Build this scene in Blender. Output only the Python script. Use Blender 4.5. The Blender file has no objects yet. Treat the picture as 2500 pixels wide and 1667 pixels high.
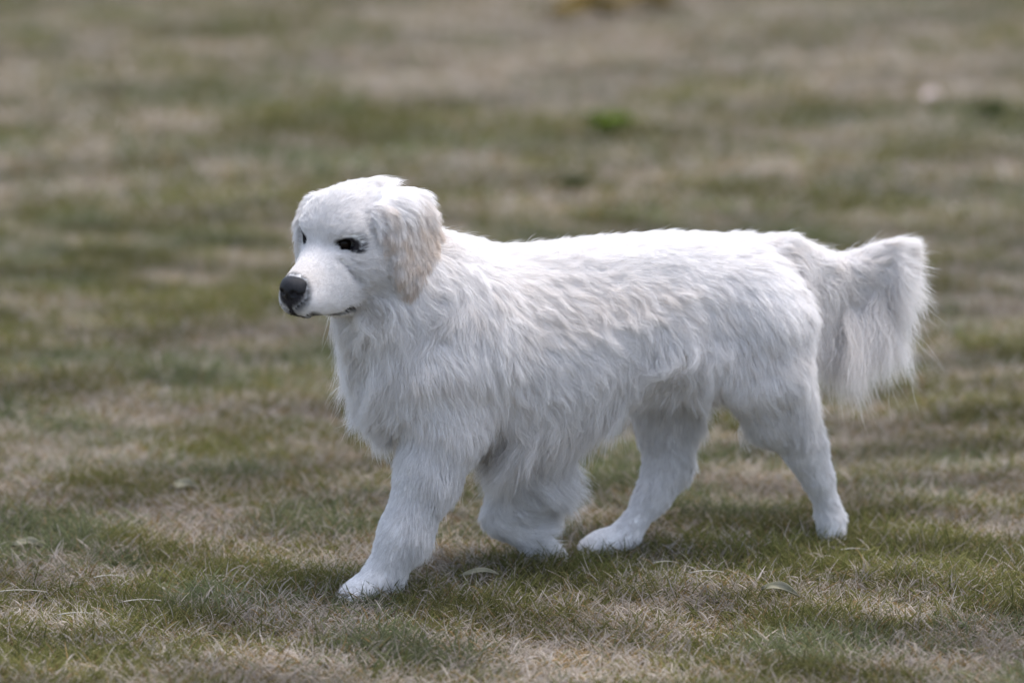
import bpy, bmesh, math, random, os
import numpy as np
from mathutils import Vector, Matrix
from mathutils.kdtree import KDTree

random.seed(7)
rng = np.random.default_rng(7)
sc = bpy.context.scene
DRAFT = os.environ.get('DRAFT', '')

# ------------------------------------------------------------------ camera
CAM_Y, CAM_Z, PITCH = -6.5, 1.926, math.radians(13.0)
LENS = 135.0
cd = bpy.data.cameras.new('camera')
cam = bpy.data.objects.new('camera', cd)
sc.collection.objects.link(cam)
cam.location = (0, CAM_Y, CAM_Z)
cam.rotation_euler = (math.radians(90) - PITCH, 0, 0)
cd.lens = LENS
cd.sensor_width = 36
cd.clip_start = 0.1
cd.clip_end = 2000
cd.dof.use_dof = True
cd.dof.focus_distance = 6.56
cd.dof.aperture_fstop = 1.6
cd.dof.aperture_blades = 9
sc.camera = cam

# ------------------------------------------------------------------ world / sun (overcast daylight)
SUN_EL, SUN_AZ = math.radians(72), math.radians(60)     # azimuth clockwise from +Y
world = bpy.data.worlds.new('World')
sc.world = world
world.use_nodes = True
wn, wl = world.node_tree.nodes, world.node_tree.links
bg = wn['Background']
sky = wn.new('ShaderNodeTexSky')
sky.sky_type = 'NISHITA'
sky.sun_disc = False
sky.sun_elevation = SUN_EL
sky.sun_rotation = SUN_AZ
sky.air_density = 1.0
sky.dust_density = 3.0
sky.ozone_density = 1.0
hs = wn.new('ShaderNodeHueSaturation')
hs.inputs['Saturation'].default_value = 0.78
wl.new(sky.outputs['Color'], hs.inputs['Color'])
wl.new(hs.outputs['Color'], bg.inputs['Color'])
bg.inputs['Strength'].default_value = 0.15
sd = bpy.data.lights.new('sun', 'SUN')
sd.energy = 1.0
sd.angle = math.radians(35)
sd.color = (1.0, 0.975, 0.95)
sun = bpy.data.objects.new('sun', sd)
sc.collection.objects.link(sun)
_sv = Vector((math.sin(SUN_AZ) * math.cos(SUN_EL), math.cos(SUN_AZ) * math.cos(SUN_EL), math.sin(SUN_EL)))
sun.rotation_euler = _sv.to_track_quat('Z', 'Y').to_euler()
sun.location = _sv * 30

sc.view_settings.view_transform = 'Standard'
sc.view_settings.look = 'None'
sc.view_settings.gamma = 1
sc.view_settings.exposure = 1.42
sc.render.engine = 'CYCLES'
sc.cycles.use_denoising = True
sc.cycles.max_bounces = 10
sc.cycles.diffuse_bounces = 8
sc.cycles.glossy_bounces = 3
sc.cycles.transmission_bounces = 6
sc.cycles.transparent_max_bounces = 8
sc.cycles_curves.shape = 'RIBBONS'

# ------------------------------------------------------------------ helpers
FPX = LENS / 36 * 2500
sp_, cp_ = math.sin(PITCH), math.cos(PITCH)
K = 1 / 1400.0                       # metres per photo pixel near the dog


def P(px, py, y):
    """World point on the plane Y = y that the photograph shows at pixel (px, py)."""
    a, b = (px - 1250) / FPX, -(py - 833.5) / FPX
    d = np.array([a, b * sp_ + cp_, b * cp_ - sp_])
    t = (y - CAM_Y) / d[1]
    return np.array([0, CAM_Y, CAM_Z]) + t * d


def G(px, py):
    """World point on the ground seen at pixel (px, py)."""
    a, b = (px - 1250) / FPX, -(py - 833.5) / FPX
    d = np.array([a, b * sp_ + cp_, b * cp_ - sp_])
    t = -CAM_Z / d[2]
    return np.array([0, CAM_Y, CAM_Z]) + t * d


def tag(o, label=None, cat=None, group=None, kind=None):
    if label: o['label'] = label
    if cat: o['category'] = cat
    if group: o['group'] = group
    if kind: o['kind'] = kind
    return o


def link(o, parent=None):
    sc.collection.objects.link(o)
    if parent: o.parent = parent
    return o


def norm(v):
    return v / np.maximum(np.linalg.norm(v, axis=-1, keepdims=True), 1e-9)


def smooth_noise(p, scale, seed=0):
    """cheap smooth vector noise: sums of sines, (n,3)->(n,3)"""
    r = np.random.default_rng(seed)
    out = np.zeros_like(p)
    for _ in range(7):
        k = norm(r.normal(size=(3, 3))) * r.uniform(0.6, 1.6, size=(3, 1)) / scale * 6.283
        ph = r.uniform(0, 6.283, size=3)
        out += np.sin(p @ k.T + ph)
    return out / 2.6


# ------------------------------------------------------------------ the dog's shape as a signed distance field
TY = math.tan(math.radians(20))
YAW = math.radians(20)


def mid(px):
    return 0.035 + (px - 1250) * K * TY


def rotz(a):
    return np.array([[math.cos(a), -math.sin(a), 0], [math.sin(a), math.cos(a), 0], [0, 0, 1]])


def roty(a):
    return np.array([[math.cos(a), 0, math.sin(a)], [0, 1, 0], [-math.sin(a), 0, math.cos(a)]])


RB = rotz(YAW)                       # body axes: x to the rear, y to the far side, z up
PRIMS = []


def E(c, r, R=RB, k=0.03, sub=False, tilt=0.0):
    R = R @ roty(tilt) if tilt else R
    PRIMS.append(('E', np.array(c, float), np.array(r, float), np.array(R), k, sub))


def RC(a, b, ra, rb, k=0.03, sub=False):
    PRIMS.append(('C', np.array(a, float), np.array(b, float), (ra, rb), k, sub))


def chain(pts, k=0.02):
    for (a, ra), (b, rb) in zip(pts[:-1], pts[1:]):
        RC(a, b, ra, rb, k)


def prim_d(pr, p):
    if pr[0] == 'E':
        q = (p - pr[1]) @ pr[3]
        k0 = np.linalg.norm(q / pr[2], axis=1)
        k1 = np.linalg.norm(q / (pr[2] ** 2), axis=1)
        return np.where(k1 > 1e-9, k0 * (k0 - 1) / np.maximum(k1, 1e-9), -pr[2].min())
    a, b, (ra, rb) = pr[1], pr[2], pr[3]
    ba = b - a
    h = np.clip(((p - a) @ ba) / (ba @ ba), 0, 1)
    return np.linalg.norm(p - a - h[:, None] * ba, axis=1) - (ra + (rb - ra) * h)


def prim_bound(pr):
    if pr[0] == 'E':
        return pr[1], pr[2].max()
    return (pr[1] + pr[2]) / 2, np.linalg.norm(pr[2] - pr[1]) / 2 + max(pr[3])


def sdf(p, prims=None):
    d = np.full(len(p), 0.12)
    for pr in (PRIMS if prims is None else prims):
        c, r = prim_bound(pr)
        m = np.nonzero(((p - c) ** 2).sum(1) < (r + 0.06) ** 2)[0]
        if not len(m):
            continue
        e = prim_d(pr, p[m])
        k, sub = pr[4], pr[5]
        dm = d[m]
        if sub:
            h = np.clip(0.5 - 0.5 * (dm + e) / k, 0, 1)
            d[m] = dm * (1 - h) - e * h + k * h * (1 - h)
        else:
            h = np.clip(0.5 + 0.5 * (dm - e) / k, 0, 1)
            d[m] = dm * (1 - h) + e * h - k * h * (1 - h)
    return d


def grad(p, e=0.0015, prims=None):
    g = np.zeros_like(p)
    for i in range(3):
        o = np.zeros(3); o[i] = e
        g[:, i] = sdf(p + o, prims) - sdf(p - o, prims)
    return norm(g)


# torso -------------------------------------------------------------------
def B(px, py, lat=0.0):
    """point in the dog: pixel of the mid-plane point, then pushed sideways (lat<0 = near side)"""
    return P(px, py, mid(px)) + RB @ np.array([0, lat, 0])


E(B(1285, 838), (0.240, 0.112, 0.152), tilt=math.radians(2))
E(B(1085, 840), (0.135, 0.100, 0.150), k=0.05)
E(B(1560, 765), (0.200, 0.092, 0.118), k=0.05, tilt=math.radians(-6))
E(B(1750, 735), (0.115, 0.088, 0.096), k=0.05)
E(B(1480, 640), (0.230, 0.050, 0.035), k=0.04)
E(B(1180, 900), (0.120, 0.095, 0.130), k=0.04)
E(B(975, 900), (0.062, 0.070, 0.090), k=0.05)
# neck
HO = P(803, 588, -0.160)              # head origin: midway between the eyes
PHI, HP = math.radians(36), math.radians(8)
hf = np.array([-math.sin(PHI) * math.cos(HP), -math.cos(PHI) * math.cos(HP), -math.sin(HP)])
hl = np.array([math.cos(PHI), -math.sin(PHI), 0.0])
hu = np.cross(hf, hl)
RH = np.stack([hf, hl, hu], axis=1)


def H(f, l, u):
    return HO + RH @ np.array([f, l, u])


RC(B(1140, 785), H(-0.085, 0.0, -0.035), 0.125, 0.070, k=0.04)
RC(B(1010, 860), H(-0.08, 0.0, -0.05), 0.085, 0.055, k=0.05)
# near hind leg
E(B(1828, 800, -0.050), (0.082, 0.048, 0.135), k=0.04, tilt=math.radians(-8))
chain([(B(1840, 760, -0.045), 0.078), (B(1826, 908, -0.052), 0.050), (P(1888, 1020, 0.165), 0.040), (P(1968, 1108, 0.190), 0.025),
       (P(1995, 1160, 0.200), 0.020), (P(2027, 1262, 0.215), 0.019)], k=0.03)
RC(P(1905, 900, 0.13), P(1978, 1100, 0.190), 0.042, 0.017, k=0.03)
E(P(2030, 1285, 0.213), (0.034, 0.026, 0.022), k=0.015, R=rotz(YAW) @ roty(math.radians(62)))
RC(B(1620, 830, -0.060), B(1800, 905, -0.050), 0.030, 0.034, k=0.05)      # flank fold
# far hind leg
E(B(1740, 810, 0.060), (0.080, 0.048, 0.120), k=0.04, tilt=math.radians(12))
chain([(B(1720, 820, 0.065), 0.080), (P(1610, 960, 0.225), 0.050), (P(1622, 1150, 0.21), 0.026),
       (P(1600, 1200, 0.195), 0.022), (P(1532, 1296, 0.165), 0.021)], k=0.03)
RC(P(1660, 1010, 0.22), P(1632, 1145, 0.212), 0.030, 0.022, k=0.03)
E(P(1487, 1322, 0.150), (0.052, 0.030, 0.024), k=0.02, R=rotz(math.radians(15)) @ roty(math.radians(-8)))
# near front leg
E(B(1090, 850, -0.062), (0.085, 0.045, 0.130), k=0.04, tilt=math.radians(14))
chain([(B(1060, 880, -0.060), 0.070), (P(1095, 1045, -0.070), 0.054), (P(1045, 1150, -0.078), 0.046),
       (P(985, 1300, -0.100), 0.034), (P(935, 1400, -0.108), 0.030)], k=0.03)
E(P(900, 1432, -0.118), (0.052, 0.032, 0.024), k=0.02, R=rotz(math.radians(25)) @ roty(math.radians(-14)))
# far front leg, lifted and folded at the wrist
chain([(B(1150, 930, 0.070), 0.070), (P(1275, 1060, 0.110), 0.052), (P(1262, 1160, 0.105), 0.045),
       (P(1232, 1262, 0.095), 0.030), (P(1310, 1322, 0.105), 0.025)], k=0.03)
E(P(1345, 1350, 0.108), (0.040, 0.026, 0.021), k=0.02, R=rotz(math.radians(15)) @ roty(math.radians(40)))
def toes(px, py, y, yaw, pitch, w=0.011, fwd=0.030, r=0.0125):
    R = rotz(yaw) @ roty(pitch)
    c = P(px, py, y)
    for q in (-1.5, -.5, .5, 1.5):
        E(c + R @ np.array([-fwd + abs(q) * .006, q * w, -0.004]), (r * 1.35, r * .72, r), R=R, k=0.004)


toes(900, 1434, -0.118, math.radians(25), math.radians(-14), w=.0135, fwd=.040, r=.0145)
toes(1487, 1322, 0.150, math.radians(15), math.radians(-8), w=.0125, fwd=.042, r=.0135)
toes(1345, 1350, 0.108, math.radians(195), math.radians(-40), w=.011, fwd=.028, r=.012)
toes(2030, 1285, 0.213, math.radians(20), math.radians(-30), w=.011, fwd=.014, r=.012)
# tail
TAIL = [P(1815, 640, mid(1815)), P(1900, 632, mid(1900)), P(1965, 648, mid(1965)), P(2030, 668, mid(2030) + .01),
        P(2095, 655, mid(2095) + .01), P(2150, 635, mid(2150)), P(2200, 614, mid(2200))]
chain(list(zip(TAIL, [0.040, 0.028, 0.021, 0.017, 0.014, 0.011, 0.007])), k=0.02)
# head
E(H(-0.070, 0, 0.010), (0.088, 0.066, 0.066), R=RH, k=0.03)                  # skull
E(H(-0.028, 0, 0.020), (0.036, 0.052, 0.046), R=RH, k=0.03)                  # forehead
for s in (-1, 1):
    E(H(-0.016, s * 0.031, 0.019), (0.022, 0.018, 0.010), R=RH, k=0.035)      # brow
    E(H(-0.045, s * 0.045, -0.036), (0.045, 0.036, 0.044), R=RH, k=0.03)      # cheek
    E(H(0.012, s * 0.026, -0.032), (0.028, 0.020, 0.022), R=RH, k=0.02)
RC(H(-0.005, 0, -0.030), H(0.088, 0, -0.050), 0.038, 0.024, k=0.02)           # bridge of the muzzle
for s in (-1, 1):
    RC(H(0.022, s * 0.021, -0.090), H(0.088, s * 0.014, -0.077), 0.029, 0.0235, k=0.030)   # flews
E(H(0.035, 0, -0.060), (0.055, 0.040, 0.034), R=RH, k=0.02)
E(H(-0.005, 0, -0.062), (0.050, 0.050, 0.040), R=RH, k=0.03)
RC(H(-0.040, 0, -0.080), H(0.000, 0, -0.092), 0.034, 0.022, k=0.02)
RC(H(0.000, 0, -0.098), H(0.078, 0, -0.100), 0.016, 0.011, k=0.004)           # lower jaw
for s in (-1, 1):
    RC(H(0.024, s * 0.037, -0.026), H(-0.004, s * 0.060, -0.070), 0.003, 0.005, k=0.014, sub=True)   # hollow under the eye
    E(H(0.005, s * 0.0400, -0.001), (0.0175, 0.013, 0.0112), R=RH, k=0.006, sub=True)       # eye sockets
# ears
_n0 = len(PRIMS)
E(H(-0.098, 0.070, 0.032), (0.060, 0.022, 0.036), R=RH, k=0.02)
E(H(-0.110, 0.089, -0.010), (0.062, 0.015, 0.050), R=RH, k=0.012)
E(H(-0.096, 0.096, -0.056), (0.042, 0.012, 0.050), R=RH, k=0.012)
E(H(-0.078, -0.064, 0.022), (0.050, 0.022, 0.032), R=RH, k=0.02)
E(H(-0.062, -0.082, -0.016), (0.040, 0.013, 0.046), R=RH, k=0.012)
E(H(-0.054, -0.087, -0.056), (0.028, 0.011, 0.042), R=RH, k=0.012)
EAR_PR = PRIMS[_n0:]


def eye_c(s):
    return H(-0.002, s * 0.0303, -0.001)


NOSE_C = H(0.104, 0, -0.053)


def surface_nets(h, lo=(-0.62, -0.45, -0.01), hi=(0.78, 0.45, 0.85), prims=None):
    lo = np.array(lo); hi = np.array(hi)
    n = np.ceil((hi - lo) / h).astype(int) + 1
    # coarse pass
    cs = 4
    nc = (n // cs) + 2
    ax = [lo[i] + np.arange(nc[i]) * h * cs for i in range(3)]
    g = np.stack(np.meshgrid(*ax, indexing='ij'), -1).reshape(-1, 3)
    dc = sdf(g, prims).reshape(nc)
    D = np.repeat(np.repeat(np.repeat(dc, cs, 0), cs, 1), cs, 2)
    near = np.abs(D) < h * cs * 2.2
    idx = np.nonzero(near)
    pts = np.stack([lo[i] + idx[i] * h for i in range(3)], -1)
    D[idx] = sdf(pts, prims)
    n = D.shape
    s = D < 0
    # cells with sign change
    c = np.zeros((n[0] - 1, n[1] - 1, n[2] - 1), int)
    for dx in (0, 1):
        for dy in (0, 1):
            for dz in (0, 1):
                c += s[dx:n[0] - 1 + dx, dy:n[1] - 1 + dy, dz:n[2] - 1 + dz]
    act = (c > 0) & (c < 8)
    ids = -np.ones(act.shape, int)
    ci = np.nonzero(act)
    ids[ci] = np.arange(len(ci[0]))
    vs = np.stack([lo[i] + (ci[i] + 0.5) * h for i in range(3)], -1)
    faces = []
    for a in range(3):
        b, d = (a + 1) % 3, (a + 2) % 3
        sl0 = [slice(None)] * 3; sl1 = [slice(None)] * 3
        sl0[a] = slice(0, -1); sl1[a] = slice(1, None)
        e = s[tuple(sl0)] != s[tuple(sl1)]
        i = np.stack(np.nonzero(e), -1)
        i = i[(i[:, b] > 0) & (i[:, d] > 0) & (i[:, b] < act.shape[b]) & (i[:, d] < act.shape[d])]
        fl = s[i[:, 0], i[:, 1], i[:, 2]]
        def at(ob, od):
            j = i.copy(); j[:, b] += ob; j[:, d] += od
            return ids[j[:, 0], j[:, 1], j[:, 2]]
        q = np.stack([at(-1, -1), at(0, -1), at(0, 0), at(-1, 0)], -1)
        q[~fl] = q[~fl][:, ::-1]
        faces.append(q)
    F = np.concatenate(faces)
    for _ in range(4):
        dd = sdf(vs, prims)
        vs = vs - grad(vs, prims=prims) * np.clip(dd, -h, h)[:, None]
    return vs, F, (D, lo, h)


def mesh_obj(name, V, F, mat, parent=None, smooth=True):
    me = bpy.data.meshes.new(name)
    me.from_pydata([tuple(v) for v in V], [], [tuple(int(i) for i in f) for f in F])
    me.update()
    if smooth:
        me.polygons.foreach_set('use_smooth', [True] * len(me.polygons))
    o = bpy.data.objects.new(name, me)
    if mat: me.materials.append(mat)
    return link(o, parent)


def new_mat(name):
    m = bpy.data.materials.new(name)
    m.use_nodes = True
    return m, m.node_tree.nodes, m.node_tree.links, m.node_tree.nodes['Principled BSDF']


BV, BF, (SD, SLO, SH) = surface_nets(0.005)
SG = np.stack(np.gradient(SD, SH), -1).astype(np.float32)


def field(p):
    """trilinear distance and (nearest-cell) outward normal from the grid"""
    q = (p - SLO) / SH
    q = np.clip(q, 0, np.array(SD.shape) - 1.001)
    i = q.astype(int); f = q - i
    d = np.zeros(len(p)); g = np.zeros((len(p), 3))
    for ox in (0, 1):
        for oy in (0, 1):
            for oz in (0, 1):
                w = (f[:, 0] if ox else 1 - f[:, 0]) * (f[:, 1] if oy else 1 - f[:, 1]) * (f[:, 2] if oz else 1 - f[:, 2])
                j = (i[:, 0] + ox, i[:, 1] + oy, i[:, 2] + oz)
                d += w * SD[j]; g += w[:, None] * SG[j]
    return d, norm(g)


# ------------------------------------------------------------------ materials
def new_mat(name):
    m = bpy.data.materials.new(name)
    m.use_nodes = True
    return m, m.node_tree.nodes, m.node_tree.links, m.node_tree.nodes['Principled BSDF']


def strand_mat(name, translucency=0.48, rough=0.55, spec=0.25):
    m, n, l, b = new_mat(name)
    at = n.new('ShaderNodeAttribute'); at.attribute_name = 'tint'
    l.new(at.outputs['Color'], b.inputs['Base Color'])
    b.inputs['Roughness'].default_value = rough
    b.inputs['Specular IOR Level'].default_value = spec
    tr = n.new('ShaderNodeBsdfTranslucent')
    l.new(at.outputs['Color'], tr.inputs['Color'])
    mx = n.new('ShaderNodeMixShader'); mx.inputs[0].default_value = translucency
    l.new(b.outputs[0], mx.inputs[1]); l.new(tr.outputs[0], mx.inputs[2])
    l.new(mx.outputs[0], n['Material Output'].inputs['Surface'])
    return m


M_fur = strand_mat('fur strands')
M_grass = strand_mat('grass blades', 0.25, 0.7, 0.2)

M_skin, n_, l_, b_ = new_mat('dog skin')
a_ = n_.new('ShaderNodeAttribute'); a_.attribute_name = 'tint'
l_.new(a_.outputs['Color'], b_.inputs['Base Color'])
b_.inputs['Roughness'].default_value = 0.75
b_.inputs['Specular IOR Level'].default_value = 0.2

M_nose, n_, l_, b_ = new_mat('nose leather')
b_.inputs['Base Color'].default_value = (0.007, 0.007, 0.010, 1)
b_.inputs['Roughness'].default_value = 0.5
b_.inputs['Specular IOR Level'].default_value = 0.3
v_ = n_.new('ShaderNodeTexVoronoi'); v_.inputs['Scale'].default_value = 550
bp = n_.new('ShaderNodeBump'); bp.inputs['Strength'].default_value = 0.5; bp.inputs['Distance'].default_value = 0.0006
l_.new(v_.outputs['Distance'], bp.inputs['Height']); l_.new(bp.outputs[0], b_.inputs['Normal'])

M_eye, n_, l_, b_ = new_mat('eye')
b_.inputs['Base Color'].default_value = (0.008, 0.005, 0.004, 1)
b_.inputs['Roughness'].default_value = 0.22
b_.inputs['Specular IOR Level'].default_value = 0.10


def curves_obj(name, pts, rad, col, mat, parent=None):
    """pts (n, m, 3), rad (n, m), col (n, 3) -> one hair-curves object"""
    n, m = pts.shape[:2]
    hc = bpy.data.hair_curves.new(name)
    hc.add_curves([m] * n)
    hc.attributes['position'].data.foreach_set('vector', pts.astype(np.float32).ravel())
    ra = hc.attributes.get('radius') or hc.attributes.new('radius', 'FLOAT', 'POINT')
    ra.data.foreach_set('value', rad.astype(np.float32).ravel())
    ca = hc.attributes.new('tint', 'FLOAT_COLOR', 'CURVE')
    c4 = np.concatenate([col, np.ones((n, 1))], 1).astype(np.float32)
    ca.data.foreach_set('color', c4.ravel())
    hc.materials.append(mat)
    o = bpy.data.objects.new(name, hc)
    return link(o, parent)


# ------------------------------------------------------------------ the dog
def to_px(p):
    v = p - np.array([0, CAM_Y, CAM_Z])
    zz = v[:, 1] * cp_ - v[:, 2] * sp_
    yy = v[:, 1] * sp_ + v[:, 2] * cp_
    return np.stack([1250 + FPX * v[:, 0] / zz, 833.5 - FPX * yy / zz], -1)


def head_co(p):
    return (p - HO) @ RH


DARK = np.array([0.016, 0.014, 0.016])


def face_dark(h):
    """how much of the skin at head coordinates h is black: eye rims, lips, chin, under the nose"""
    f, l, u = h[:, 0], h[:, 1], h[:, 2]
    al = np.abs(l)
    rim = 1 - np.clip((np.sqrt(((f - 0.0045) / 0.0165) ** 2 + ((u + 0.001 - 0.25 * f) / 0.0155) ** 2 + ((al - 0.042) / 0.040) ** 2) - 0.85) / 0.3, 0, 1)
    nose = 1 - np.clip((np.linalg.norm((h - np.array([0.106, 0, -0.058])) / np.array([0.023, 0.030, 0.029]), axis=1) - 0.85) / 0.4, 0, 1)
    nose = np.maximum(nose, 0.85 * (1 - np.clip((np.linalg.norm((h - np.array([0.100, 0, -0.084])) / np.array([0.018, 0.020, 0.016]), axis=1) - .6) / .6, 0, 1)))
    phil = ((f > 0.095) & (al < 0.006) & (u < -0.05)) * 1.0
    lipu = -0.093 + 0.10 * np.clip(0.05 - f, 0, 1) * 0 - 0.12 * np.clip(f - 0.03, 0, 1)
    lip = (1 - np.clip(np.abs(u - np.interp(f, [-.005, .01, .035, .07, .1], [-.098, -.108, -.1155, -.110, -.094])) / 0.0080, 0, 1)) * ((f > -0.004) & (f < 0.105))
    lip = np.maximum(lip, 1 - np.clip((np.linalg.norm((np.stack([f, al, u], 1) - np.array([0.014, 0.046, -0.109])) / np.array([0.014, 0.022, 0.0085]), axis=1) - .8) / .4, 0, 1))
    front = (1 - np.clip((np.linalg.norm((h - np.array([0.098, 0, -0.098])) / np.array([0.018, 0.018, 0.010]), axis=1) - 0.8) / 0.4, 0, 1))
    return np.clip(np.max([rim, nose, phil, lip, front], axis=0), 0, 1)


DOG_AT = np.array([0.0, 0.09, 0.0])
dog = bpy.data.objects.new('dog', None)
dog.empty_display_size = 0.2
link(dog)
tag(dog, 'white long haired dog walking left across the lawn with its plumed tail held out', 'dog')
hcv = head_co(BV)
fd = face_dark(hcv) * (np.abs(hcv[:, 0]) < 0.14)
skin = np.tile(np.array([0.84, 0.82, 0.81]), (len(BV), 1))
skin = skin * (1 - fd[:, None]) + DARK * fd[:, None]
body = mesh_obj('body', BV, BF, M_skin, dog)
ca = body.data.attributes.new('tint', 'FLOAT_COLOR', 'POINT')
ca.data.foreach_set('color', np.concatenate([skin, np.ones((len(BV), 1))], 1).astype(np.float32).ravel())

# nose leather, eyes
npr = []
_P = PRIMS; PRIMS = npr
E(NOSE_C, (0.018, 0.0265, 0.0205), R=RH, k=0.005)
E(NOSE_C + RH @ np.array([-0.006, 0, 0.010]), (0.014, 0.0235, 0.0115), R=RH, k=0.008)
RC(NOSE_C + RH @ np.array([0.006, 0, -0.012]), NOSE_C + RH @ np.array([-0.002, 0, -0.030]), 0.008, 0.006, k=0.008)
for s in (-1, 1):
    E(NOSE_C + RH @ np.array([0.0155, s * 0.0120, -0.002]), (0.006, 0.0052, 0.0052), R=RH, k=0.004, sub=True)
    E(NOSE_C + RH @ np.array([0.009, s * 0.0225, -0.006]), (0.008, 0.006, 0.0032), R=RH, k=0.003, sub=True)
RC(NOSE_C + RH @ np.array([0.018, 0, -0.004]), NOSE_C + RH @ np.array([0.010, 0, -0.032]), 0.0016, 0.0016, k=0.002, sub=True)
PRIMS = _P
NV, NF, _ = surface_nets(0.0015, NOSE_C - 0.045, NOSE_C + 0.045, npr)
mesh_obj('nose', NV, NF, M_nose, dog)
for s in (1, -1):
    bm = bmesh.new()
    bmesh.ops.create_uvsphere(bm, u_segments=32, v_segments=20, radius=0.0125)
    me = bpy.data.meshes.new('eye'); bm.to_mesh(me); bm.free()
    me.polygons.foreach_set('use_smooth', [True] * len(me.polygons))
    me.materials.append(M_eye)
    o = link(bpy.data.objects.new('eye', me), dog)
    o.location = eye_c(s)

# ------------------------------------------------------------------ groom
# photo-space guide hairs per region: px, py, direction (right, down), length (m), lift, droop, wave
GUIDES = {
 'torso': [
  (1100, 570, 1, .5, .045, .35, .2, .6), (1180, 600, 1, .35, .035, .2, .2, .5), (1300, 610, 1, .15, .030, .12, .1, .5),
  (1500, 595, 1, .08, .030, .12, .1, .5), (1700, 595, 1, .12, .035, .15, .2, .5), (1800, 620, 1, .35, .045, .2, .2, .5),
  (1120, 680, .5, 1, .045, .2, .2, 1.), (1250, 720, .7, 1, .040, .14, .1, 1.), (1450, 700, 1, .8, .040, .14, .1, 1.),
  (1650, 690, 1, .7, .040, .14, .1, 1.), (1780, 720, .6, 1, .040, .15, .1, .8), (1880, 740, .7, 1, .040, .2, .1, .6),
  (1350, 820, .9, 1, .045, .14, .1, 1.1), (1550, 820, .7, 1, .050, .14, .1, 1.2), (1400, 920, .5, 1, .055, .15, .2, 1.2),
  (1250, 920, .6, 1, .050, .14, .2, 1.), (1200, 820, .4, 1, .045, .14, .1, 1.2), (1100, 760, -.1, 1, .050, .2, .1, 1.8),
  (1080, 850, .5, 1, .050, .15, .1, 1.), (1010, 950, .6, 1, .050, .15, .1, .8), (1100, 980, .7, 1, .045, .15, .1, .8),
  (850, 830, -.25, 1, .110, .42, .5, 1.5), (880, 900, -.4, 1, .095, .45, .3, 1.4), (960, 800, .1, 1, .075, .2, .4, 1.7),
  (1020, 700, .15, 1, .060, .2, .3, 1.3), (880, 1000, -.9, .5, .080, .65, .1, .8), (900, 1050, -.8, .7, .080, .6, .1, .8),
  (960, 1080, -.5, 1, .070, .5, .2, .8), (880, 760, -.15, 1, .095, .42, .4, 1.5), (840, 780, -.2, 1, .10, .45, .4, 1.5),
  (1180, 1040, .1, 1, .115, .25, .4, 1.), (1280, 1050, -.2, 1, .150, .3, .5, 1.), (1400, 1020, -.15, 1, .155, .3, .5, 1.),
  (1500, 980, -.15, 1, .120, .3, .5, 1.1), (1590, 930, .0, 1, .085, .3, .4, 1.4), (1680, 880, -.2, 1, .085, .3, .3, 1.8),
  (1760, 860, .0, 1, .05, .3, .3, 1.5), (1700, 925, .1, 1, .10, .45, .5, 1.6), (1640, 900, -.3, 1, .09, .4, .3, 2.0)],
 'hind': [
  (1850, 720, .6, 1, .040, .15, .1, .6), (1930, 800, .7, 1, .050, .4, .1, .6), (1850, 850, .3, 1, .040, .18, .1, .6),
  (1950, 900, .5, 1, .055, .35, .2, .6), (1740, 900, .3, 1, .035, .15, .2, .8), (1720, 960, .1, 1, .040, .2, .3, .9),
  (1800, 990, .4, 1, .035, .15, .3, .9), (1880, 1000, .5, 1, .030, .15, .1, .5), (1960, 1030, .2, 1, .045, .3, .2, .5),
  (1900, 1070, .6, 1, .018, .2, .1, .4), (1985, 1110, .35, 1, .016, .2, .1, .3), (2010, 1180, .35, 1, .017, .15, .1, .3),
  (2040, 1240, .8, .8, .022, .4, .1, .3), (2035, 1290, .3, 1, .008, .15, .1, .2)],
 'hindfar': [
  (1700, 780, .3, 1, .040, .2, .1, .8), (1640, 900, -.1, 1, .055, .3, .3, 1.4), (1580, 1000, -.1, 1, .035, .2, .1, 1.),
  (1700, 960, .25, 1, .075, .4, .4, 1.2), (1680, 1060, .2, 1, .045, .35, .2, .8), (1590, 1120, 0, 1, .020, .15, .1, .4),
  (1560, 1240, -.4, 1, .014, .15, .1, .3), (1600, 1220, -.2, 1, .022, .3, .1, .3), (1480, 1325, -1, .4, .006, .15, .1, .2)],
 'fore': [
  (1090, 800, .5, 1, .045, .15, .1, .8), (1080, 950, .4, 1, .040, .15, .1, .6), (1000, 960, .2, 1, .045, .2, .1, .6),
  (1050, 1080, .05, 1, .035, .2, .1, .5), (1140, 1080, -.05, 1, .035, .2, .2, .5), (990, 1180, -.3, 1, .018, .25, .1, .3),
  (1110, 1180, -.2, 1, .040, .35, .2, .4), (960, 1290, -.4, 1, .014, .2, .1, .3), (1050, 1290, -.2, 1, .040, .4, .2, .4),
  (920, 1390, -.5, 1, .011, .25, .1, .3), (985, 1390, -.15, 1, .026, .4, .2, .4), (895, 1435, -1, .5, .007, .2, .1, .2)],
 'forefar': [
  (1200, 950, .3, 1, .045, .2, .1, .6), (1260, 1080, .1, 1, .040, .2, .2, .5), (1210, 1200, .2, 1, .020, .15, .1, .4),
  (1320, 1140, 1, 1.1, .115, .6, .15, .8), (1290, 1240, 1, .25, .055, .6, .05, .7), (1240, 1300, .9, .6, .012, .1, .1, .4),
  (1310, 1310, 1, -.1, .045, .6, .0, .5), (1350, 1370, .8, .6, .009, .2, .1, .3)],
}
SEG = 9


def idw(px, table):
    T = np.array(table, float)
    d2 = ((px[:, None, :] - T[None, :, :2]) ** 2).sum(-1) + 60.0
    w = d2 ** -1.8
    w /= w.sum(1, keepdims=True)
    v = T[:, 2:].copy()
    nn = np.linalg.norm(v[:, :2], axis=1); v[:, 0] /= nn; v[:, 1] /= nn
    return w @ v


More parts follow.
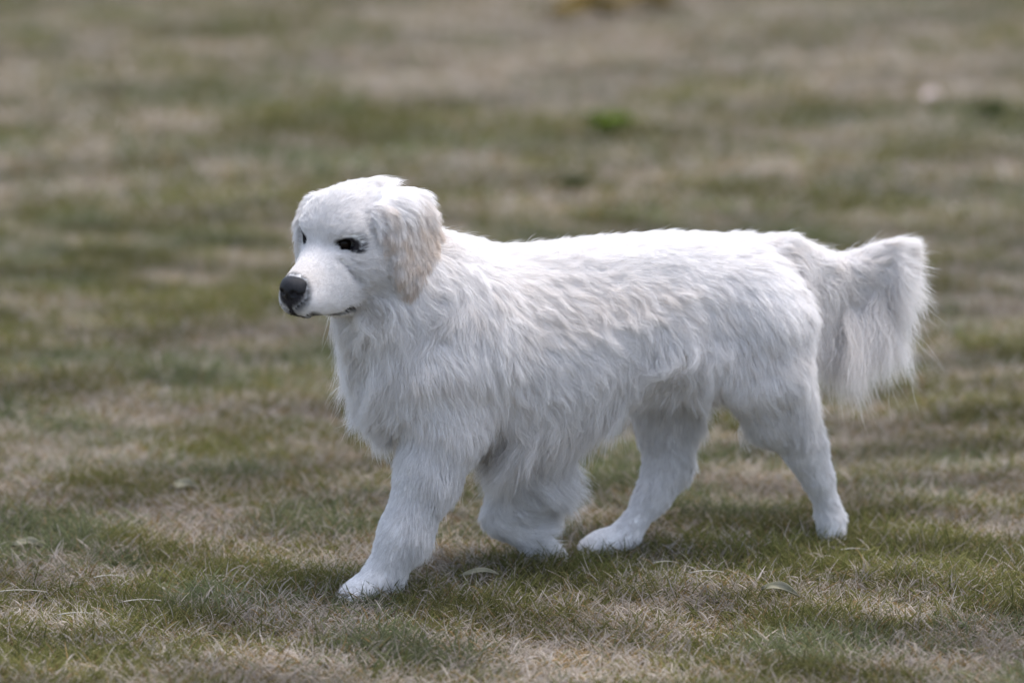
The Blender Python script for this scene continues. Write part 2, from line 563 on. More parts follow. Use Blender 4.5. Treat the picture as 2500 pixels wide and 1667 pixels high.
def scatter(V, F, n, r, weight):
    """n random points on the quads of a mesh, area times weight"""
    T = np.concatenate([F[:, [0, 1, 2]], F[:, [0, 2, 3]]])
    A, B_, C_ = V[T[:, 0]], V[T[:, 1]], V[T[:, 2]]
    ar = np.linalg.norm(np.cross(B_ - A, C_ - A), axis=1) / 2 * weight[T[:, 0]]
    c = np.cumsum(ar); t = np.searchsorted(c, r.random(n) * c[-1])
    t = np.minimum(t, len(T) - 1)
    u, v = r.random(n), r.random(n)
    m = u + v > 1
    u[m], v[m] = 1 - u[m], 1 - v[m]
    return A[t] + u[:, None] * (B_ - A)[t] + v[:, None] * (C_ - A)[t]


_bounds = {'hind': [], 'hindfar': [], 'fore': [], 'forefar': [], 'tail': [], 'head': [], 'ear': []}


def seg_d(p, a, b):
    ba = b - a
    h = np.clip(((p - a) @ ba) / (ba @ ba), 0, 1)
    return np.linalg.norm(p - a - h[:, None] * ba, axis=1)


def chain_d(p, pts):
    return np.min([seg_d(p, np.array(a), np.array(b)) for a, b in zip(pts[:-1], pts[1:])], axis=0)


NH = [B(1845, 800, -.06), B(1790, 930, -.08), P(1975, 1108, .19), P(2032, 1262, .215), P(2035, 1290, .213)]
FH = [B(1720, 860, .065), P(1610, 960, .225), P(1625, 1150, .21), P(1532, 1296, .165), P(1460, 1322, .15)]
NFL = [B(1070, 900, -.08), P(1105, 1045, -.085), P(1045, 1150, -.085), P(985, 1300, -.1), P(900, 1432, -.118)]
FFL = [B(1180, 960, .08), P(1275, 1060, .11), P(1240, 1285, .095), P(1345, 1362, .108)]


def regions(p):
    """region name index per point"""
    h = head_co(p)
    names = ['torso', 'hind', 'hindfar', 'fore', 'forefar', 'tail', 'head', 'ear']
    out = np.zeros(len(p), int)
    lat = (p - np.array([0, 0.035, 0])) @ RB
    lat = lat[:, 1]
    zt = p[:, 2]
    for i, (ch, zmax) in enumerate([(NH, .48), (FH, .40), (NFL, .40), (FFL, .37)]):
        m = (chain_d(p, ch) < 0.115 - 0.02 * (i in (0, 2)) + 0.0) & (zt < zmax)
        m &= (lat < 0.0) if i in (0, 2) else (lat > 0.0)
        out[m & (out == 0)] = i + 1
    m = (chain_d(p, TAIL[1:]) < 0.05) & (p[:, 0] > TAIL[0][0] + 0.03)
    out[m] = 5
    nk = (h[:, 0] > -0.125) & (np.linalg.norm(h - np.array([-0.05, 0, -0.02]), axis=1) < 0.105) | (h[:, 0] > -0.02) & (np.linalg.norm(h, axis=1) < 0.19)
    nk &= (h[:, 2] > -0.135)
    out[nk] = 6
    me = np.full(len(p), 9.0)
    for pr in EAR_PR:
        me = np.minimum(me, prim_d(pr, p))
    out[(me < 0.006) & (h[:, 2] < 0.055)] = 7
    return out, names


def hang(n):
    return np.tile(np.array([0, 0, -1.0]), (n, 1))


def groom(p, nrm, reg, names):
    """direction, length, lift, droop, wave per root"""
    n = len(p)
    px = to_px(p)
    D_ = np.zeros((n, 3)); Ln = np.zeros(n); Lf = np.zeros(n); Dr = np.zeros(n); Wv = np.zeros(n)
    for k, nm in enumerate(names):
        m = reg == k
        if not m.any(): continue
        if nm in GUIDES:
            v = idw(px[m], GUIDES[nm])
            # photo right/down become rear/down in the body's own frame, the same on both flanks
            D_[m] = v[:, :1] * RB[:, 0] + v[:, 1:2] * np.array([0, 0, -1.0])
            Ln[m], Lf[m], Dr[m], Wv[m] = v[:, 2], v[:, 3], v[:, 4], v[:, 5]
            if nm == 'torso':                       # straight down on chest and belly midline
                D_[m] += np.clip(-nrm[m][:, 2:3], 0, 1) * np.array([0, 0, -0.6])
    m = reg == 5                                    # tail plume
    if m.any():
        q = p[m]
        best = np.full(len(q), 9.0); tt = np.zeros(len(q)); tan = np.zeros((len(q), 3))
        for i, (a, b) in enumerate(zip(TAIL[:-1], TAIL[1:])):
            ba = b - a
            h = np.clip(((q - a) @ ba) / (ba @ ba), 0, 1)
            d = np.linalg.norm(q - a - h[:, None] * ba, axis=1)
            w = d < best
            best[w] = d[w]; tt[w] = (i + h[w]) / 6; tan[w] = ba / np.linalg.norm(ba)
        under = np.clip(0.6 - nrm[m][:, 2] * 0.9, 0, 1)
        L = np.interp(tt, [0, .12, .3, .5, .7, .88, 1], [.08, .14, .185, .215, .215, .195, .10])
        L = L * (0.35 + 0.65 * under)
        D_[m] = tan * np.interp(tt, [0, .2, .75, 1], [.55, .50, .42, .55])[:, None] * (1.5 - under)[:, None] + np.array([0, 0, -1.0]) * (0.10 + 0.85 * under)[:, None]
        Ln[m] = np.maximum(L, 0.035); Lf[m] = 0.12 + 0.1 * under
        Dr[m] = 0.25 + 1.3 * under; Wv[m] = 0.8
    m = reg == 6                                    # head
    if m.any():
        h = head_co(p[m]); f, l, u = h.T
        back = -hf
        muz = np.clip((f - 0.0) / 0.03, 0, 1)
        L = 0.016 - 0.010 * muz
        cheek = np.clip((-f - 0.015) / 0.05, 0, 1) * np.clip((-u) / 0.03, 0, 1)
        under = np.clip((-u - 0.085) / 0.02, 0, 1) * np.clip((0.06 - f) / 0.03, 0, 1)
        L = L + 0.016 * cheek + 0.03 * under * (1 - muz)
        top = np.clip((u - 0.02) / 0.04, 0, 1)
        occ = np.clip((-f - 0.085) / 0.03, 0, 1)
        L = L + 0.014 * occ * top
        dn = np.clip(-u / 0.05, -0.2, 1)
        D_[m] = back + (-hu) * (0.5 * dn * (1 - muz * .6))[:, None] + np.sign(l)[:, None] * hl * (0.35 * np.clip(np.abs(l) / .03, 0, 1))[:, None] \
            + np.array([0, 0, -1.0]) * (0.9 * under + .5 * cheek)[:, None] + hu * (0.35 * np.clip((f + .02) / .04, 0, 1) * np.clip((u + .03) / .03, 0, 1))[:, None]
        Ln[m] = L * (1 - 0.72 * np.clip(face_dark(h) * 1.3, 0, 1)); Lf[m] = 0.20 + 0.25 * occ * top; Dr[m] = 0.05 + 0.3 * under; Wv[m] = 0.25 + .5 * under
    m = reg == 7                                    # ears
    if m.any():
        h = head_co(p[m]); f, l, u = h.T
        up = np.clip((u - 0.0) / 0.05, 0, 1)
        rear = np.clip((-f - 0.09) / 0.05, 0, 1)
        D_[m] = np.array([0, 0, -1.0]) * (1 - 0.5 * up)[:, None] - hf * (0.35 * up + 0.25 * rear)[:, None] + hf * (0.28 * (1 - up))[:, None] \
            + np.sign(l)[:, None] * hl * (0.5 * up)[:, None]
        Ln[m] = 0.021 + 0.010 * rear + 0.012 * up; Lf[m] = 0.08 + 0.35 * up * rear; Dr[m] = 0.12; Wv[m] = 0.45
    return D_, Ln, Lf, Dr, Wv


def grow(p, nrm, D_, L, Lf, Dr, Wv, r, layer):
    n = len(p)
    g = D_ - (D_ * nrm).sum(1, keepdims=True) * nrm * 0.85
    g = norm(g)
    n1 = smooth_noise(p, 0.11, 1); n2 = smooth_noise(p, 0.035, 2)
    g = norm(g + (n1 * 0.30 + n2 * 0.18) * Wv[:, None])
    d = norm(g * (1 - Lf[:, None]) + nrm * (Lf[:, None] + 0.12))
    pts = np.zeros((n, SEG, 3)); pts[:, 0] = p - nrm * 0.002
    step = L / (SEG - 1)
    ph = smooth_noise(p, 0.05, 5)[:, 0] * 2.2 + r.normal(0, 0.15, n)
    side = norm(np.cross(g, nrm))
    amp = Wv * 0.36 * (1 + 0.5 * smooth_noise(p, 0.09, 6)[:, 1]) * np.clip(L / 0.05, 0.2, 1.5)
    for i in range(1, SEG):
        t = i / (SEG - 1)
        w = np.cos(ph + t * (4.0 + 40 * L)) * amp
        dd = norm(d + side * w[:, None])
        q = pts[:, i - 1] + dd * step[:, None]
        s, gr = field(q)
        floor = layer * np.minimum(L * 0.30, 0.016) * (1 - (1 - t) ** 2) * (0.65 + 0.35 * (t < .8))
        push = np.clip(floor - s, 0, 0.012)
        push[s > 0.05] = 0
        q = q + gr * push[:, None]
        q[:, 2] = np.maximum(q[:, 2], 0.004)
        pts[:, i] = q
        d = norm(d * 1.0 + g * 0.25 + np.array([0, 0, -1.0]) * (Dr * 0.35)[:, None] - gr * (0.10 * (s > floor + .004))[:, None])
    return pts


def kd_of(p):
    kd = KDTree(len(p))
    for i, v in enumerate(p): kd.insert(v, i)
    kd.balance()
    return kd


fr = np.random.default_rng(11)
# --- density per vertex
breg, RN = regions(BV)
bpx = to_px(BV)
bh = head_co(BV)
bare = face_dark(bh) * (np.abs(bh[:, 0]) < .14)
bn = field(BV)[1]
dens = np.ones(len(BV))
dens[breg == 6] = 3.6
dens[(breg == 6) & (bh[:, 0] > 0.0)] = 5.5
dens[breg == 7] = 4.0
dens[breg == 5] = 6.5
dens[BV[:, 2] < 0.22] *= 1.5
dens[BV[:, 2] < 0.03] *= 1.5
farside = (((BV - np.array([0, .035, 0])) @ RB)[:, 1] > 0.03) & (breg == 0)
dens[farside] *= 0.6
dens *= (bare < 0.55)
sub = field(BV + bn * 0.004)[0] > 0.0015
dens *= sub
NG_, NC_ = (9000, 90000) if DRAFT else (17000, 400000)
gp = scatter(BV, BF, NG_, fr, dens ** 0.75)
cp = scatter(BV, BF, NC_, fr, dens)


def snap(p):
    for _ in range(2):
        s, g = field(p); p = p - g * np.clip(s, -.01, .01)[:, None]
    return p, field(p)[1]


gp, gn = snap(gp); cp, cn = snap(cp)
greg, _ = regions(gp); creg, _ = regions(cp)
gD, gL, gLf, gDr, gW = groom(gp, gn, greg, RN)
gL = gL * fr.uniform(0.82, 1.18, NG_)
glayer = fr.uniform(0.55, 1.25, NG_)
G_pts = grow(gp, gn, gD + fr.normal(0, 0.045, (NG_, 3)), gL, gLf, gDr, gW, fr, glayer)

C_pts = np.zeros((NC_, SEG, 3), np.float32)
t_ = np.linspace(0, 1, SEG)
clump_s = {0: .60, 1: .5, 2: .5, 3: .45, 4: .6, 5: .42, 6: .25, 7: .32}
for k in range(8):
    gi = np.nonzero(greg == k)[0]; ci = np.nonzero(creg == k)[0]
    if not len(gi) or not len(ci): continue
    kd = kd_of(gp[gi])
    near = np.zeros((len(ci), 3), int); dist = np.zeros((len(ci), 3))
    for a, i in enumerate(ci):
        for b_i, (co, idx, dd) in enumerate(kd.find_n(cp[i], min(3, len(gi)))):
            near[a, b_i] = gi[idx]; dist[a, b_i] = dd
    w = 1 / (dist + 0.002) ** 1.5
    w /= w.sum(1, keepdims=True)
    rel = G_pts - G_pts[:, :1]
    blend = (rel[near] * w[:, :, None, None]).sum(1)
    own = rel[near[:, 0]]
    cl = (clump_s[k] * fr.uniform(0.3, 1.25, len(ci)))[:, None] * t_[None, :] ** 1.3
    cl = np.clip(cl, 0, 0.97)[:, :, None]
    base = cp[ci] - cn[ci] * 0.002
    lenf = fr.uniform(0.75, 1.08, len(ci))[:, None, None]
    free = base[:, None, :] + blend * lenf
    tight = G_pts[near[:, 0]][:, :1] + own * lenf + (base - G_pts[near[:, 0], 0])[:, None, :] * 0.15
    pts = free * (1 - cl) + tight * cl
    Lc = np.linalg.norm(own[:, -1], axis=1)
    frz = fr.normal(0, 1, (len(ci), 1, 3)) * (t_ ** 1.5)[None, :, None] * (Lc * 0.055)[:, None, None]
    fly = (fr.random(len(ci)) < 0.05) * 1.0
    frz *= (1 + 2.0 * fly)[:, None, None]
    pts = pts + frz
    C_pts[ci] = pts
# keep hairs above the skin
flat = C_pts.reshape(-1, 3).astype(float)
s_, g_ = field(flat)
tt_ = np.tile(t_, NC_)
flat += g_ * np.clip(0.0015 * (tt_ > 0.1) - s_, 0, 0.01)[:, None] * (tt_ > 0)[:, None]
flat[:, 2] = np.maximum(flat[:, 2], 0.003)
C_pts = flat.reshape(NC_, SEG, 3)

# --- colour of the coat itself (cream on ears, saddle and tail, black at lips and lids)
ch_ = head_co(cp)
cpx = to_px(cp)
col = np.tile(np.array([0.89, 0.875, 0.87]), (NC_, 1))
cream = np.array([0.75, 0.675, 0.60])
nz = smooth_noise(cp, 0.12, 9)[:, 0]; nz2 = smooth_noise(cp, 0.03, 10)[:, 0]
kc = np.clip(0.03 + 0.12 * nz + 0.10 * nz2, 0, .30)
saddle = np.exp(-(((cpx[:, 0] - 1350) / 260) ** 2 + ((cpx[:, 1] - 700) / 80) ** 2))
kc = kc + 0.20 * saddle * (creg == 0)
kc = np.where(creg == 7, np.where(ch_[:, 1] > 0, 0.62 - 9 * np.clip(ch_[:, 2] + .005, 0, .055) + 2.5 * np.clip(-ch_[:, 0] - .09, 0, .08), 0.15) + 0.22 * nz2, kc)
kc = np.where(creg == 5, 0.22 + 0.12 * nz2, kc)
kc = np.where(creg == 6, 0.06 + 0.35 * np.clip((ch_[:, 0] - 0.05) / .05, 0, 1) * np.clip((ch_[:, 2] + .06) / .02, 0, 1), kc)
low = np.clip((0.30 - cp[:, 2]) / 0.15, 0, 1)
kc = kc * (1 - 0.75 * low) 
kc = np.clip(kc + fr.normal(0, 0.05, NC_), 0, 1)
col = col * (1 - kc[:, None]) + np.where((creg == 7)[:, None], np.array([0.72, 0.63, 0.55]), cream) * kc[:, None]
fdk = np.clip(face_dark(ch_) * (np.abs(ch_[:, 0]) < .14) * 1.2, 0, 1)
col = col * (1 - fdk[:, None]) + np.array([0.03, 0.028, 0.035]) * fdk[:, None]
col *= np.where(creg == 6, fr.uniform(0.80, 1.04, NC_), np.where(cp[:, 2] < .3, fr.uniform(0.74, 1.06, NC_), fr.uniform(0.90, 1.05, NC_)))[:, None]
col = np.clip(col, 0, 0.92)
thick = np.where((creg == 6) | (creg == 7), 0.00019, np.where(creg == 5, 0.00027, np.where(cp[:, 2] < .24, 0.00027, 0.00021))) * (1.5 if DRAFT else 1.0)
taper = np.interp(t_, [0, .5, .85, 1], [1, .9, .55, .12])
rad = thick[:, None] * taper[None, :] * fr.uniform(.75, 1.25, NC_)[:, None]
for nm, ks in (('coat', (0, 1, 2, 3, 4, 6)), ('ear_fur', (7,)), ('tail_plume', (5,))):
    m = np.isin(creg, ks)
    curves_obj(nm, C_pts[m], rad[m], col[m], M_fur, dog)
# whiskers
wp = []
for s in (-1, 1):
    for k in range(14):
        f_, u_ = fr.uniform(.045, .088), fr.uniform(-.098, -.068)
        a0 = H(f_, s * .030, u_)
        d0 = RH @ np.array([fr.uniform(-.9, -.2), s * 1.0, fr.uniform(-.7, .1)])
        d0 = d0 / np.linalg.norm(d0); L0 = fr.uniform(.025, .05)
        wp.append([a0 + d0 * L0 * q + np.array([0, 0, -.35]) * L0 * q * q for q in t_])
wp = np.array(wp)
curves_obj('whiskers', wp, np.tile(0.00016 * taper, (len(wp), 1)), np.full((len(wp), 3), .75), M_fur, dog)
print('fur done', [(RN[k], int((creg == k).sum())) for k in range(8)])

# ------------------------------------------------------------------ lawn
gr_ = np.random.default_rng(23)


def ground_z(x, y):
    p = np.stack([x, y, np.zeros_like(x)], -1)
    z = smooth_noise(p, 1.4, 31)[:, 0] * 0.007 + smooth_noise(p, 0.35, 32)[:, 0] * 0.005
    for c in ((-0.27, -0.118), (0.04, 0.108), (0.17, 0.15), (0.57, 0.21)):
        z = z * (1 - 0.9 * np.exp(-((x - c[0]) ** 2 + (y - c[1]) ** 2) / 0.05))
    return z


PATCHES = []
for (px_, py_, w_, v_) in ((1450, 90, 480, 1.0), (200, 160, 260, .5), (2250, 180, 300, .55), (1150, 230, 300, .5), (700, 120, 250, .2),
                          (850, 330, 330, -.6), (1450, 340, 220, -.5), (120, 80, 120, -.3), (1700, 470, 300, .2), (1150, 460, 200, .3),
                          (450, 430, 350, .15), (350, 560, 250, -.3), (300, 980, 260, -.4), (600, 760, 200, -.2), (500, 900, 260, .3),
                          (150, 1090, 200, .4), (450, 1200, 200, -.35), (250, 1350, 260, .2), (1450, 1640, 400, .5), (2300, 1640, 250, .7),
                          (600, 1600, 200, -.3), (1150, 1500, 260, -.35), (2050, 1350, 200, -.45), (2400, 1250, 150, -.3),
                          (1900, 1200, 300, .1), (2300, 1000, 250, -.35), (2420, 900, 150, .3), (1700, 1420, 200, .25), (80, 450, 120, .1)):
    q_ = G(px_, py_)
    dist_ = q_[1] - CAM_Y
    PATCHES.append((q_[0], q_[1], w_ * dist_ / FPX, w_ * 0.42 * dist_ / FPX / (CAM_Z / dist_) * 0.6, v_))


def patch(x, y):
    """0 = green turf, 1 = straw coloured; b = second tone"""
    p = np.stack([x * 0.48, y, np.zeros_like(x)], -1)
    a = smooth_noise(p, 0.9, 41)[:, 0] * .30 + smooth_noise(p, 0.30, 42)[:, 0] * .36 + smooth_noise(p, 0.10, 43)[:, 0] * .40 - .08
    b = smooth_noise(p, 0.7, 44)[:, 1] * .5 + smooth_noise(p, 0.2, 45)[:, 1] * .5
    for (gx, gy, rx, ry, v) in PATCHES:
        a = a + v * np.exp(-((x - gx) / rx) ** 2 - ((y - gy) / ry) ** 2)
    return a, b


# one sheet, fine near the dog and stretched to the horizon
ys = np.concatenate([[-30, -12, -6, -3], np.arange(-2.2, 9.0, 0.05), [9.5, 10, 14, 22, 40, 80, 160, 320, 700]])
xs = np.concatenate([[-500, -200, -80, -30, -12, -7, -5], np.arange(-4, 4.01, 0.05), [5, 7, 12, 30, 80, 200, 500]])
X, Y = np.meshgrid(xs, ys)
Z = ground_z(X.ravel(), Y.ravel())
GV = np.stack([X.ravel(), Y.ravel(), Z], -1)
nx = len(xs)
ii = (np.arange(len(ys) - 1)[:, None] * nx + np.arange(nx - 1)[None, :]).ravel()
GF = np.stack([ii, ii + 1, ii + 1 + nx, ii + nx], -1)
M_soil, n_, l_, b_ = new_mat('lawn floor of thatch and soil')
b_.inputs['Roughness'].default_value = 0.95
b_.inputs['Specular IOR Level'].default_value = 0.1
tc = n_.new('ShaderNodeTexCoord')
mp = n_.new('ShaderNodeMapping'); mp.inputs['Scale'].default_value = (0.6, 1, 1)
l_.new(tc.outputs['Object'], mp.inputs['Vector'])
n1 = n_.new('ShaderNodeTexNoise'); n1.inputs['Scale'].default_value = 2.2; n1.inputs['Detail'].default_value = 8
n1.inputs['Roughness'].default_value = 0.65
l_.new(mp.outputs[0], n1.inputs['Vector'])
r1 = n_.new('ShaderNodeValToRGB')
r1.color_ramp.elements[0].position = 0.36; r1.color_ramp.elements[0].color = (0.055, 0.055, 0.026, 1)
r1.color_ramp.elements[1].position = 0.66; r1.color_ramp.elements[1].color = (0.20, 0.16, 0.115, 1)
e = r1.color_ramp.elements.new(0.5); e.color = (0.12, 0.105, 0.062, 1)
l_.new(n1.outputs['Fac'], r1.inputs['Fac'])
l_.new(r1.outputs[0], b_.inputs['Base Color'])
n2 = n_.new('ShaderNodeTexNoise'); n2.inputs['Scale'].default_value = 60; n2.inputs['Detail'].default_value = 6
l_.new(tc.outputs['Object'], n2.inputs['Vector'])
bp = n_.new('ShaderNodeBump'); bp.inputs['Strength'].default_value = 0.8; bp.inputs['Distance'].default_value = 0.01
l_.new(n2.outputs['Fac'], bp.inputs['Height']); l_.new(bp.outputs[0], b_.inputs['Normal'])
ground = mesh_obj('ground', GV, GF, M_soil)
tag(ground, 'flat lawn floor of thatch and soil under the grass', 'ground', kind='structure')


def half_w(y):
    return (y - CAM_Y) * 18 / LENS * 1.02


def rows(n, y0, y1, margin, power=1.0):
    """random points in the strip the camera looks over, plus a margin each side"""
    y = y0 + (y1 - y0) * gr_.random(int(n * 1.0))
    wmax = half_w(y1) + margin
    x = gr_.uniform(-1, 1, len(y)) * wmax
    k = np.abs(x) < half_w(y) + margin
    return x[k], y[k]


def grow_grass(x, y, hmin, hmax, rad, flat=1.0):
    n = len(x)
    a, b = patch(x, y)
    a = a + gr_.normal(0, 0.22, n)
    z = ground_z(x, y)
    h = gr_.uniform(hmin, hmax, n) * (1.0 - 0.25 * np.clip(a, -1, 1))
    az = np.where(gr_.random(n) < 0.8, gr_.normal(0, 0.38, n) + np.where(gr_.random(n) < 0.5, 0, math.pi), gr_.uniform(0, 6.283, n))
    tilt = np.clip(gr_.normal(1.08, 0.33, n) * flat + 0.12 * a, 0.1, 1.5)
    curl = gr_.normal(0.35, 0.35, n)
    m = 4
    pts = np.zeros((n, m, 3)); pts[:, 0] = np.stack([x, y, z - 0.002], -1)
    for i in range(1, m):
        tl = np.clip(tilt + curl * (i - 1) / 2 - 0.35, 0.0, 1.62)
        az2 = az + 0.25 * (i - 1) * curl
        d = np.stack([np.sin(tl) * np.cos(az2), np.sin(tl) * np.sin(az2), np.cos(tl)], -1)
        pts[:, i] = pts[:, i - 1] + d * (h / (m - 1))[:, None]
    pts[:, 1:, 2] = np.maximum(pts[:, 1:, 2], z[:, None] + 0.003)
    g1 = np.array([0.080, 0.088, 0.022]); g2 = np.array([0.160, 0.142, 0.052]); g3 = np.array([0.120, 0.142, 0.085])
    s1 = np.array([0.275, 0.232, 0.175]); s2 = np.array([0.385, 0.335, 0.295]); s3 = np.array([0.20, 0.135, 0.060])
    u = gr_.random(n)[:, None]; v = gr_.random(n)[:, None]
    green = g1 * (1 - u) + g2 * u
    green = np.where((b > 0.25)[:, None], green * .5 + g3 * .5, green)
    straw = s1 * (1 - v) + s2 * v
    straw = np.where((gr_.random(n) < 0.22)[:, None], s3, straw)
    k = np.clip((a + 0.42) / 0.8, 0, 1)
    k = (gr_.random(n) < 0.12 + 0.78 * k)[:, None] * 1.0
    col = (green * (1 - k) + straw * k) * gr_.uniform(0.7, 1.25, n)[:, None] * 1.2 * (1 - 0.30 * np.clip(smooth_noise(np.stack([x * .6, y, 0 * x], -1), 0.22, 51)[:, 0] + .2, -1, 1.2))[:, None]
    r = rad * np.clip(gr_.lognormal(-.1, .38, n), .4, 2.4)[:, None] * np.array([1, .9, .65, .15])[None, :]
    return pts, r, col


sets = []
Q = 0.35 if DRAFT else 1.0
for (n, y0, y1, mg, h0, h1, rd) in ((240000, -1.6, 1.0, 0.5, .020, .050, .00085),
                                    (170000, 1.0, 3.2, 0.5, .022, .055, .0012),
                                    (150000, 3.2, 9.6, 0.5, .025, .060, .0021),
                                    (80000, -2.6, 14.0, 3.2, .030, .060, .0026)):
    x, y = rows(n * Q, y0, y1, mg)
    if mg > 1:
        k = (np.abs(x) > half_w(y) + 0.4) | (y > 9.2)
        x, y = x[k], y[k]
    sets.append(grow_grass(x, y, h0, h1, rd * (1.6 if DRAFT else 1.0)))
grass = curves_obj('grass', np.concatenate([s[0] for s in sets]), np.concatenate([s[1] for s in sets]),
                   np.concatenate([s[2] for s in sets]), M_grass)
tag(grass, 'short half dormant lawn grass, green and straw blades lying over', 'grass', kind='stuff')
print('blades', len(grass.data.curves))

# ------------------------------------------------------------------ leaves, stalks and weeds on the lawn
lr = np.random.default_rng(5)


def leaf_mat(name, c1, c2, tr=0.3):
    m, n, l, b = new_mat(name)
    t = n.new('ShaderNodeTexNoise'); t.inputs['Scale'].default_value = 35; t.inputs['Detail'].default_value = 5
    tc_ = n.new('ShaderNodeTexCoord'); l.new(tc_.outputs['Object'], t.inputs['Vector'])
    r = n.new('ShaderNodeValToRGB')
    r.color_ramp.elements[0].position = .35; r.color_ramp.elements[0].color = (*c1, 1)
    r.color_ramp.elements[1].position = .65; r.color_ramp.elements[1].color = (*c2, 1)
    l.new(t.outputs['Fac'], r.inputs['Fac']); l.new(r.outputs[0], b.inputs['Base Color'])
    b.inputs['Roughness'].default_value = .85
    b.inputs['Specular IOR Level'].default_value = 0.1
    return m


M_yel = leaf_mat('olive yellow leaf', (0.050, 0.036, 0.006), (0.095, 0.060, 0.008))
M_pale = leaf_mat('bleached leaf', (0.15, 0.145, 0.10), (0.23, 0.21, 0.155))
M_pink = leaf_mat('pinkish white leaf', (0.52, 0.42, 0.39), (0.64, 0.54, 0.50))
M_weed = leaf_mat('weed leaf', (0.055, 0.095, 0.008), (0.095, 0.145, 0.010))
M_weedd = leaf_mat('dark weed leaf', (0.025, 0.038, 0.010), (0.045, 0.055, 0.014))
M_straw = leaf_mat('bleached straw', (0.36, 0.33, 0.27), (0.46, 0.43, 0.37))


def blade_mesh(name, L, W, curl, arch, mat, thick=0.0006, lobes=0.0, parent=None):
    """a leaf: midrib along X, cupped across, arched along, with real thickness and a folded midrib"""
    nu, nv = 18, 7
    V, F = [], []
    for i in range(nu):
        t = i / (nu - 1)
        w = W * (math.sin(math.pi * t ** 0.8) ** 0.8 + 0.03) * (1 + lobes * math.sin(t * 19))
        for j in range(nv):
            s = (j / (nv - 1) - .5) * 2
            z = arch * 4 * t * (1 - t) + curl * W * s * s + 0.10 * W * math.sin(7 * t + 3 * s)
            V.append((L * (t - .5), s * w / 2, z))
    for i in range(nu - 1):
        for j in range(nv - 1):
            a = i * nv + j
            F.append((a, a + nv, a + nv + 1, a + 1))
    me = bpy.data.meshes.new(name); me.from_pydata(V, [], F); me.update()
    bm = bmesh.new(); bm.from_mesh(me)
    bmesh.ops.solidify(bm, geom=bm.faces[:], thickness=thick)
    bm.to_mesh(me); bm.free()
    me.polygons.foreach_set('use_smooth', [True] * len(me.polygons))
    me.materials.append(mat)
    return link(bpy.data.objects.new(name, me), parent)


def put(o, px, py, up, rz, rx=0.0, ry=0.0):
    q = G(px, py)
    z = ground_z(np.array([q[0]]), np.array([q[1]]))[0]
    o.location = (q[0], q[1], z + up)
    o.rotation_euler = (rx, ry, rz)
    return o


for (px_, py_, L_, W_, cu_, ar_, up_, rz_, rx_, mt_, lb_, label_) in (
    (1428, 62, .26, .11, .25, .03, .035, .35, .35, M_yel, .12, 'olive yellow fallen leaf, the left of two at the far edge of the lawn'),
    (1562, 42, .27, .12, .2, .03, .035, -.1, .25, M_yel, .12, 'olive brown fallen leaf touching the top edge of the view'),
    (2273, 275, .060, .034, .3, .012, .040, .0, .4, M_pink, .0, 'small pinkish white leaf alone in the far grass behind the tail'),
    (1170, 1432, .070, .011, .3, .012, .022, .15, .5, M_pale, .0, 'pale curved leaf in front of the lifted forepaw'),
    (452, 1212, .055, .022, .3, .010, .016, -.1, .5, M_pale, .0, 'pale grey green leaf in the grass left of the forelegs'),
    (70, 1350, .060, .020, .3, .010, .016, -.2, .4, M_pale, .0, 'pale leaf lying near the left edge of the lawn'),
    (1905, 1480, .075, .018, .3, .014, .018, -.6, .5, M_pale, .0, 'narrow pale leaf lying in front of the pushing hind foot')):
    o = put(blade_mesh('fallen_leaf', L_, W_, cu_, ar_, mt_, lobes=lb_), px_, py_, up_, rz_, rx_)
    tag(o, label_, 'leaf', 'fallen leaves scattered on the lawn')

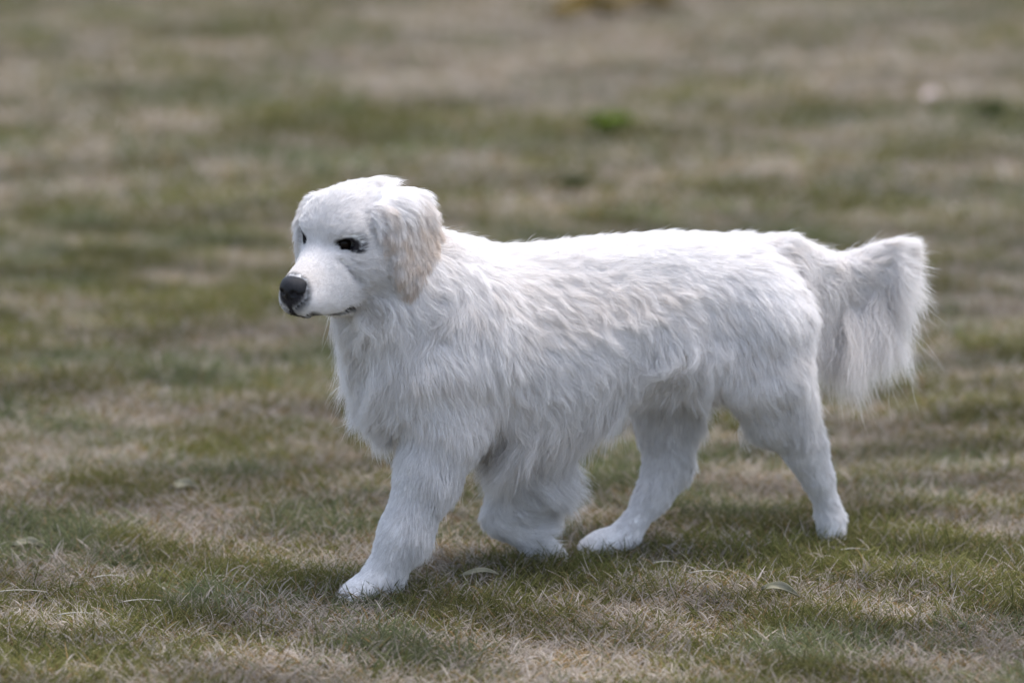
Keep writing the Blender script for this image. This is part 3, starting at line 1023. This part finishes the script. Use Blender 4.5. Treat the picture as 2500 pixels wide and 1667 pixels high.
for (px_, py_, R_, mt_, label_) in (
    (1487, 345, .075, M_weed, 'bright green broad leaved weed growing behind the back of the dog'),
    (1400, 478, .060, M_weedd, 'dark green broad leaved weed just above the back of the dog'),
    (2420, 305, .065, M_weedd, 'brownish green weed near the right edge behind the tail')):
    root = link(bpy.data.objects.new('weed_plant', None)); root.empty_display_size = .05
    put(root, px_, py_, 0.0, 0)
    tag(root, label_, 'weed', 'broad leaved weeds in the lawn')
    for k in range(11):
        a = k * 2.4 + lr.uniform(-.2, .2)
        L_ = R_ * lr.uniform(.75, 1.1)
        lf = blade_mesh('leaf', L_, L_ * .55, .25, .012, mt_, parent=root)
        up = lr.uniform(.3, .9)
        lf.location = (math.cos(a) * L_ * .42, math.sin(a) * L_ * .42, .022 + .3 * L_ * up)
        lf.rotation_euler = (0, -up * .7, a)
        lf.rotation_euler = (Matrix.Rotation(a, 3, 'Z') @ Matrix.Rotation(-up * .7, 3, 'Y')).to_euler()

for (px_, py_, L_, rz_, label_) in (
    (268, 1432, .055, .05, 'bleached grass stalk left of the leading forepaw'),
    (55, 1472, .085, -.05, 'long bleached grass stalk at the left edge, below the pale leaf'),
    (345, 1498, .070, .08, 'bleached grass stalk in the near grass, lower left of the leading forepaw'),
    (190, 1537, .065, .0, 'bleached grass stalk lying low in the left corner'),
    (1290, 1345, .045, .1, 'short bleached grass stalk between the lifted forepaw and the hind paw'),
    (1625, 1406, .045, -.05, 'short bleached grass stalk just in front of the planted hind paw'),
    (1725, 1441, .060, .03, 'bleached grass stalk below the middle of the dog, nearest the camera'),
    (2088, 1377, .055, -.15, 'bleached grass stalk in front of the pushing hind foot'),
    (2280, 1184, .050, -.05, 'white grass stalk right of the pushing hind foot')):
    nseg = 7
    V, F = [], []
    for i in range(nseg + 1):
        t = i / nseg
        r_ = .0011 * (1 - .5 * t)
        for j in range(6):
            a = j * math.pi / 3
            V.append((L_ * (t - .5), r_ * math.cos(a) + .004 * math.sin(2.4 * t), r_ * math.sin(a) + .003 * 4 * t * (1 - t)))
    for i in range(nseg):
        for j in range(6):
            F.append((i * 6 + j, i * 6 + (j + 1) % 6, (i + 1) * 6 + (j + 1) % 6, (i + 1) * 6 + j))
    F.append(tuple(range(5, -1, -1))); F.append(tuple(nseg * 6 + j for j in range(6)))
    me = bpy.data.meshes.new('grass_stalk'); me.from_pydata(V, [], F); me.update(); me.materials.append(M_straw)
    me.polygons.foreach_set('use_smooth', [True] * len(me.polygons))
    o = link(bpy.data.objects.new('grass_stalk', me))
    put(o, px_, py_, .026, rz_)
    tag(o, label_, 'stalk', 'bleached grass stalks lying on the lawn')
